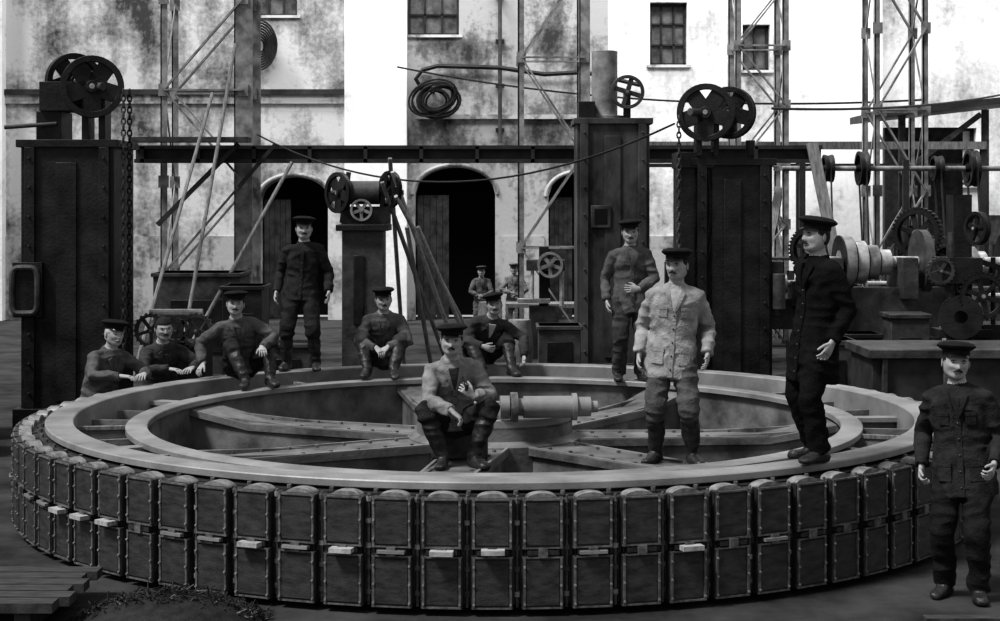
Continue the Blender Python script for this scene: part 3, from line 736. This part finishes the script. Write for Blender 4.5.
def person(name,loc,yaw,sc=1.0,pelvis=(0,0,.90),chest=None,hip_yaw=0,sh_yaw=0,head=(0,0,0),
           wl=(.25,-.05,.86),wr=(-.25,-.05,.86),pl=(.3,1,0),pr=(-.3,1,0),hl=None,hr=None,nl=None,nr=None,curl=.45,
           al=(.11,0,.08),ar=(-.11,0,.08),kl=(.1,-1,0),kr=(-.1,-1,0),tl=12,tr=-12,
           jacket='dark',trousers='char',hem=.16,boots=True,cap=True,capmat=None,captilt=-.06,hair=None,moust=None,beard=None,
           pockets=False,lapel=True,shirt=None,stout=1.0,pipe=False,slope=0.):
    PN[0]+=1
    J=C[jacket];TR=C[trousers];hair=hair or M_hair;capmat=capmat or M_cap
    P=V(pelvis); Ch=V(chest) if chest else P+V((0,0,.49))
    up=(Ch-P).normalized()
    hx=V((math.cos(math.radians(hip_yaw)),math.sin(math.radians(hip_yaw)),0)); sx=V((math.cos(math.radians(sh_yaw)),math.sin(math.radians(sh_yaw)),math.sin(math.radians(slope))))
    sx=(sx-up*sx.dot(up)).normalized() if slope==0 else sx.normalized()
    L=(Ch-P).length
    src=MB(); tor=MB()
    def sec(s,rx,ry,off=0,ex=.93):
        x=hx.lerp(sx,max(0,min(1,s))).normalized(); x=(x-up*x.dot(up)).normalized(); y=up.cross(x)
        bend=math.sin(max(0,min(1,s))*math.pi)*.025
        return (P+up*L*s+y*(off+bend),x,y,rx*stout,ry*stout,ex)
    secs=[]
    if hem>0: secs+= [sec(-hem/L,.198,.150),sec(-hem/L*.5,.192,.143)]
    else: secs+=[sec(-.08,.172,.13)]
    secs+=[sec(.05,.180,.133),sec(.28,.166,.123),sec(.5,.172,.127),sec(.72,.182,.130),sec(.86,.178,.120),sec(.95,.158,.102),sec(1.02,.120,.088),sec(1.08,.088,.075),sec(1.12,.068,.068)]
    src.loft(secs,J,28); tor.loft(secs,J,28)
    src.loft([sec(-.24,.12,.10),sec(-.15,.160,.120),sec(0,.170,.126),sec(.12,.160,.115)],TR,24)
    nb=Ch+up*.02; hup=(up*.5+V((0,0,1))*.5).normalized()
    fwd=-(up.cross(sx)); fwd.z=0; fwd.normalize()
    HC=Ch+up*.070+hup*.130+fwd*.028
    src.tube([nb,Ch+up*.07+fwd*.004,HC-hup*.055-fwd*.004],[.068,.060,.058],M_skin,18)
    cc=Ch+up*.052; cy=up.cross(sx)
    src.tube([cc+sx*.068*math.cos(a)+cy*.068*math.sin(a)+up*.014*math.sin(a) for a in [2*math.pi*k/20 for k in range(20)]],.013,J,8,closed=True)
    hands=[]
    for side,w,pole,hd,nn in((1,wl,pl,hl,nl),(-1,wr,pr,hr,nr)):
        S=Ch+sx*side*.172+up*(-.038)
        e,wr_=ik(S,w,.290,.262,pole)
        f=(wr_-e).normalized()
        src.tube([Ch+sx*side*.08-up*.005,S-sx*side*.035+up*.012,S,S.lerp(e,.25),S.lerp(e,.7),e,e.lerp(wr_,.3),e.lerp(wr_,.75),wr_-f*.012],
                 [.052,.062,.067,.066,.061,.057,.057,.050,.045],J,16)
        src.tube([wr_-f*.045,wr_-f*.008],[.048,.0475],J,14)
        hands.append(make_hand(wr_+f*.008,hd or f,nn or (-sx*side+fwd*.2),side==1,curl))
        if pipe and side==1:
            q=wr_+V(hd).normalized()*.09
            hands.append('pipe'); pipe_at=q
    for side,a,pole,td in((1,al,kl,tl),(-1,ar,kr,tr)):
        Hh=P+hx*side*.09-V((0,0,.02)); a=V(a)
        k,an=ik(Hh,a,.43,.405,pole); sh=(an-k).normalized()
        if boots:
            src.tube([Hh,Hh.lerp(k,.35),Hh.lerp(k,.8),k,k+sh*.06,k+sh*.11],[.106,.100,.090,.086,.084,.064],TR,18)
            src.tube([k+sh*.07,k+sh*.15,k+sh*.26,an-sh*.05,an+sh*.01],[.069,.071,.065,.054,.050],M_boot,16)
        else:
            src.tube([Hh,Hh.lerp(k,.35),Hh.lerp(k,.8),k,k.lerp(an,.4),k.lerp(an,.8),an-sh*.0],[.106,.100,.088,.082,.078,.074,.075],TR,18)
        t=math.radians(td); fd=V((math.sin(t),-math.cos(t),0)); sd=V((fd.y,-fd.x,0)); z0=an.z-.08; up_=V((0,0,1))
        b=V((an.x,an.y,z0))
        src.loft([(b-fd*.075+up_*.035,sd,up_,.028,.034,.7),(b-fd*.05+up_*.045,sd,up_,.037,.045,.7),(b+fd*.0+up_*.05,sd,up_,.040,.052,.75),(b+fd*.07+up_*.04,sd,up_,.044,.041,.7),(b+fd*.13+up_*.031,sd,up_,.048,.031,.7),(b+fd*.18+up_*.027,sd,up_,.042,.027,.7),(b+fd*.205+up_*.022,sd,up_,.024,.018,.8)],M_boot,18)
    srcme=src.mesh('s'); bvh=BVHTree.FromPolygons([V(p) for p in src.v],src.f)
    vs,fs,no=remesh(srcme,.0105,2)
    off=V(loc)*3.1
    nv=[]
    for p,n in zip(vs,no):
        q=V((p.x*6,p.y*6,p.z*12))+off; q2=V((p.x*18+p.z*8,p.y*18,p.z*20))+off
        a=1-abs(noise.noise(q))*3.2; b_=noise.noise(q2)
        if (p-HC).length>.17: nv.append(p+n*(a*.0090+b_*.004))
        else: nv.append(p)
    per=MB(); by={}
    for f in fs:
        c=sum((vs[i] for i in f),V((0,0,0)))/len(f); h=bvh.find_nearest(c)
        by.setdefault(src.m[h[2]],[]).append(f)
    per.v+=[tuple(p) for p in nv]
    for mi_,fl in by.items():
        k=per.mi(src.mats[mi_])
        for f in fl: per.f.append(f); per.m.append(k)
    for h in hands:
        if h=='pipe':
            q=pipe_at; per.tube([q+V((-.02,-.01,.10)),q+V((0,-.01,.03)),q+V((.01,-.01,0))],[.005,.006,.008],M_boot,8); per.cyl(q+V((.012,-.015,-.015)),q+V((.016,-.02,.03)),.014,M_boot,10)
        else: per.add(h[0],h[1],M_skin)
    tb=BVHTree.FromPolygons([V(p) for p in tor.v],tor.f)
    def proj(u,v,o):
        s=v/L; x=hx.lerp(sx,max(0,min(1,s))).normalized(); x=(x-up*x.dot(up)).normalized(); y=up.cross(x)
        h=tb.ray_cast(P+up*v+x*u-y*.6,y,1.0)
        return None if h[0] is None else h[0]-y*o
    def patch(q,mt,o=.010,nu=4,nv_=8):
        g=[]
        for j in range(nv_+1):
            for i in range(nu+1):
                a=i/nu;b=j/nv_
                u=(q[0][0]*(1-a)+q[1][0]*a)*(1-b)+(q[3][0]*(1-a)+q[2][0]*a)*b
                v=(q[0][1]*(1-a)+q[1][1]*a)*(1-b)+(q[3][1]*(1-a)+q[2][1]*a)*b
                p=proj(u,v,o); 
                if p is None: return
                g.append(p)
        m=len(g)
        yv=up.cross(sx); g2=g+[p+yv*(o+.006) for p in g]; w=nu+1; ff=[]
        for j in range(nv_):
            for i in range(nu):
                ff.append((j*w+i,j*w+i+1,(j+1)*w+i+1,(j+1)*w+i))
        for i in range(nu): ff+= [(i,i+m,i+1+m,i+1),(nv_*w+i,nv_*w+i+1,nv_*w+i+1+m,nv_*w+i+m)]
        for j in range(nv_): ff+=[(j*w,(j+1)*w,(j+1)*w+m,j*w+m),(j*w+nu,j*w+nu+m,(j+1)*w+nu+m,(j+1)*w+nu)]
        per.add(g2,ff,mt)
    h0=-hem+.01 if hem>0 else 0.0
    patch([(-.016,h0),(.022,h0),(.022,.46),(-.016,.46)],J,.013,2,16)
    if lapel:
        if shirt: patch([(-.008,.33),(.008,.33),(.045,.50),(-.045,.50)],shirt,.015,4,6)
        for s in(-1,1):
            patch([(s*.008,.32),(s*.03,.35),(s*.080,.475),(s*.045,.50)],J,.018,3,6)
    nbt=5 if hem<.3 else 7
    for i in range(nbt):
        p=proj(.004,h0+.06+i*(.40-h0-.06)/nbt,.015)
        if p: per.sphere(p,.0075,M_visor if jacket in('light','lgrey','grey','mid') else M_iron2,8)
    if pockets:
        for s in(-1,1):
            patch([(s*.055,.28),(s*.12,.28),(s*.12,.36),(s*.055,.36)],J,.012,3,3)
            patch([(s*.053,.34),(s*.123,.34),(s*.123,.362),(s*.053,.362)],J,.015,3,2)
            if hem>.1:
                patch([(s*.06,-.09),(s*.15,-.09),(s*.15,.03),(s*.06,.03)],J,.012,3,3)
                patch([(s*.058,.005),(s*.152,.005),(s*.152,.032),(s*.058,.032)],J,.015,3,2)
    ya,pi_,ro=[math.radians(a) for a in head]
    hb=MB(); hb.xf=Matrix.Translation(HC)@Matrix.Rotation(ya,4,'Z')@Matrix.Rotation(pi_,4,'X')@Matrix.Rotation(ro,4,'Y')@Matrix.Scale(1.04,4)
    make_head(hb,hair,moust,beard,cap,capmat,captilt,PN[0])
    o=len(per.v); per.v+=hb.v
    for f,m in zip(hb.f,hb.m): per.f.append(tuple(i+o for i in f)); per.m.append(per.mi(hb.mats[m]))
    me=per.mesh(name); me.polygons.foreach_set('use_smooth',[True]*len(me.polygons))
    me.set_sharp_from_angle(angle=math.radians(50))
    ob=bpy.data.objects.new(name,me); scene.collection.objects.link(ob)
    ob.location=loc; ob.rotation_euler=(0,0,math.radians(yaw)); ob.scale=(sc,sc,sc)
    return ob

HM=M_hair
# foreground right, on the ground, weight on one leg
person('man',(3.10,10.7,0),-24,1.0,wl=(.24,-.18,.93),wr=(-.25,-.02,.86),jacket='dark',trousers='coal',boots=False,moust=HM,head=(20,0,3),hem=.2,stout=1.10,pockets=True,curl=.9,pelvis=(.02,0,.89),chest=(-.015,.0,1.375),slope=3,al=(.13,-.06,.08),ar=(-.10,.02,.08))
# long dark coat on the rim
person('man',(2.24,11.30,T),-62,1.0,wl=(.23,-.03,.86),wr=(-.20,.10,.90),jacket='black',trousers='black',boots=False,hem=.34,head=(0,-4,0),moust=HM,al=(.12,-.05,.08),ar=(-.10,.08,.08),stout=1.05,chest=(0,.03,1.39))
# light jacket on a spoke
person('man',(1.40,12.82,.55),-8,1.01,wl=(.27,-.08,.88),wr=(-.27,-.04,.87),jacket='light',trousers='mid',hem=.2,head=(-22,0,-2),moust=HM,al=(.15,-.03,.08),ar=(-.14,.04,.08),stout=1.10,tl=20,tr=-25,pockets=True,shirt=M_shirt,pelvis=(-.015,0,.89),chest=(.02,.01,1.375),slope=-3)
# behind
person('man',(1.40,17.1,.74),5,1.0,wl=(.06,-.20,1.0),wr=(-.25,-.0,.86),pl=(1,.5,-.2),hl=(-1,-.1,0),nl=(0,1,0),jacket='mid',trousers='char',boots=False,moust=HM,head=(-8,4,0),al=(.12,0,.08),ar=(-.12,.02,.08),slope=2)
# standing left on rim
person('man',(-2.16,17.4,T),0,.98,wl=(.30,-.10,.88),wr=(-.29,-.04,.87),jacket='dark',trousers='dark',boots=True,moust=HM,lapel=False,hem=.10,al=(.15,-.02,.08),ar=(-.18,0,.08),head=(8,0,0),stout=1.0,pelvis=(-.02,0,.89),chest=(.01,-.01,1.375),slope=3)
# centre, sitting low
person('man',(-.35,12.75,.55),6,.99,pelvis=(0,.24,.33),chest=(-.03,.10,.80),hip_yaw=0,sh_yaw=6,head=(-6,2,3),
       wl=(.12,-.17,.58),wr=(-.06,-.28,.47),pl=(1,.3,-.9),pr=(-1,.1,-.7),hl=(-.7,-.1,.6),nl=(-.2,1,0),hr=(.6,-.2,-.5),nr=(0,0,-1),curl=.8,
       al=(.13,-.14,.08),ar=(-.12,-.10,.08),kl=(.55,-1,.7),kr=(-.55,-1,.7),tl=25,tr=-10,jacket='lgrey',trousers='dark',hem=0,moust=HM,shirt=C['char'],pipe=True,stout=1.05,pockets=True)
person('man',(-1.30,17.72,T),0,1.0,pelvis=(0,.08,.11),chest=(.01,-.10,.565),head=(10,4,-3),wl=(.08,-.38,.26),wr=(-.05,-.40,.25),pl=(1,.2,-.3),pr=(-1,.2,-.3),curl=.7,
       hl=(-.5,-.6,-.4),hr=(.5,-.6,-.4),nl=(0,.3,-1),nr=(0,.3,-1),
       al=(.14,-.50,.02),ar=(-.14,-.46,.02),kl=(.4,-.3,1),kr=(-.4,-.3,1),jacket='mid',trousers='char',hem=0,moust=HM,stout=1.08)
person('man',(-.16,18.0,T),12,.97,pelvis=(-.05,.10,.10),chest=(.03,-.13,.52),head=(-8,0,-6),wl=(.36,-.42,.12),wr=(-.12,-.40,.25),pl=(.8,.3,.4),pr=(-1,.2,-.1),curl=.6,
       al=(.20,-.48,.0),ar=(-.14,-.50,.0),kl=(.4,-.3,1),kr=(-.4,-.3,1),jacket='char',trousers='dark',hem=0,moust=HM,shirt=M_shirt,stout=1.08)
person('man',(-2.72,16.78,T),15,1.0,pelvis=(0,.05,.11),chest=(-.07,-.09,.575),head=(-5,0,4),wl=(.16,-.42,.34),wr=(-.42,-.12,.16),pl=(1,.2,-.1),pr=(-.6,.8,.2),curl=.5,
       hl=(0,-1,-.3),nl=(0,.2,-1),hr=(-.5,-.5,-.6),nr=(.3,0,-1),
       al=(.24,-.42,.02),ar=(-.02,-.50,.02),kl=(.4,-.3,1),kr=(-.3,-.3,1),jacket='mid',trousers='dark',hem=0,moust=HM,stout=1.06)
# two men kneeling outside the far left rim, leaning on it
KN=dict(pelvis=(0,.10,.50),al=(.12,.50,.08),ar=(-.12,.50,.08),kl=(.1,-1,-.5),kr=(-.1,-1,-.5),pl=(1,.2,-.4),pr=(-1,.2,-.4),hl=(-.7,-.6,-.05),hr=(.5,-.9,-.05),nl=(0,.1,-1),nr=(0,.1,-1),trousers='dark',boots=False,hem=0,curl=.4)
person('man',(-4.04,16.22,.09),50,1.04,chest=(.03,-.04,.98),head=(-6,4,4),wl=(.14,-.44,.80),wr=(-.12,-.42,.80),jacket='mid',moust=M_hairG,hair=M_hairG,stout=1.08,**KN)
person('man',(-3.58,16.92,.09),36,1.04,chest=(-.03,-.02,.98),head=(-12,4,-4),wl=(.12,-.42,.80),wr=(-.12,-.40,.80),jacket='char',moust=HM,cap=False,stout=1.05,**KN)
person('man',(1.70,27.6,0),-8,.97,pelvis=(.02,.05,.86),chest=(-.02,0,1.36),wl=(.10,-.24,1.05),wr=(-.32,-.05,.86),pl=(1,.3,-.3),jacket='black',trousers='black',boots=False,cap=False,shirt=M_shirt,moust=HM,al=(.14,0,.08),ar=(-.30,-.05,.08),hem=.22)
person('boy',(-.37,31.5,0),0,.81,jacket='mid',trousers='mid',boots=False,wl=(.06,-.26,1.0),wr=(-.06,-.28,1.02),pl=(1,.2,-.4),pr=(-1,.2,-.4),capmat=C['char'])
person('boy',(.28,31.5,0),-5,.84,jacket='grey',trousers='mid',boots=False,wl=(.10,-.24,1.0),wr=(-.06,-.24,1.05),pl=(1,.2,-.4),pr=(-1,.2,-.4),capmat=C['mid'])

# ------------------------------------------------------------------ light & camera
w=bpy.data.worlds.new('World'); scene.world=w; w.use_nodes=True
bg=w.node_tree.nodes['Background']; bg.inputs[0].default_value=(1,1,1,1); bg.inputs[1].default_value=.40
def sun(name,d,e,ang):
    l=bpy.data.lights.new(name,'SUN'); l.energy=e; l.angle=math.radians(ang)
    o=bpy.data.objects.new(name,l); scene.collection.objects.link(o); o.location=(0,0,15)
    o.rotation_euler=V(d).to_track_quat('-Z','Y').to_euler(); return o
sun('daylight_sun',(.58,.32,-1),3.2,12)
l=bpy.data.lights.new('wall_fill_lamp','AREA'); l.shape='RECTANGLE'; l.size=26; l.size_y=3; l.energy=1700  # area lamp added out of view to brighten the back wall
o=bpy.data.objects.new('wall_fill_lamp',l); scene.collection.objects.link(o); o.location=(5,29.5,12.5)
o.rotation_euler=(V((5,36,3))-V((5,29.5,12.5))).to_track_quat('-Z','Y').to_euler()
cam=bpy.data.cameras.new('camera'); co=bpy.data.objects.new('camera',cam); scene.collection.objects.link(co)
co.location=(0,0,2.65); co.rotation_euler=(math.pi/2,0,0)
cam.sensor_width=36; cam.lens=57.17; cam.shift_y=-.1075; cam.clip_end=200
scene.camera=co
vs_=scene.view_settings
vs_.view_transform='Standard'
for lk in ('Medium High Contrast','Standard - Medium High Contrast','High Contrast'):
    try:
        vs_.look=lk; print('look',lk); break
    except Exception as e: print(e)
vs_.exposure=0.15; vs_.gamma=1
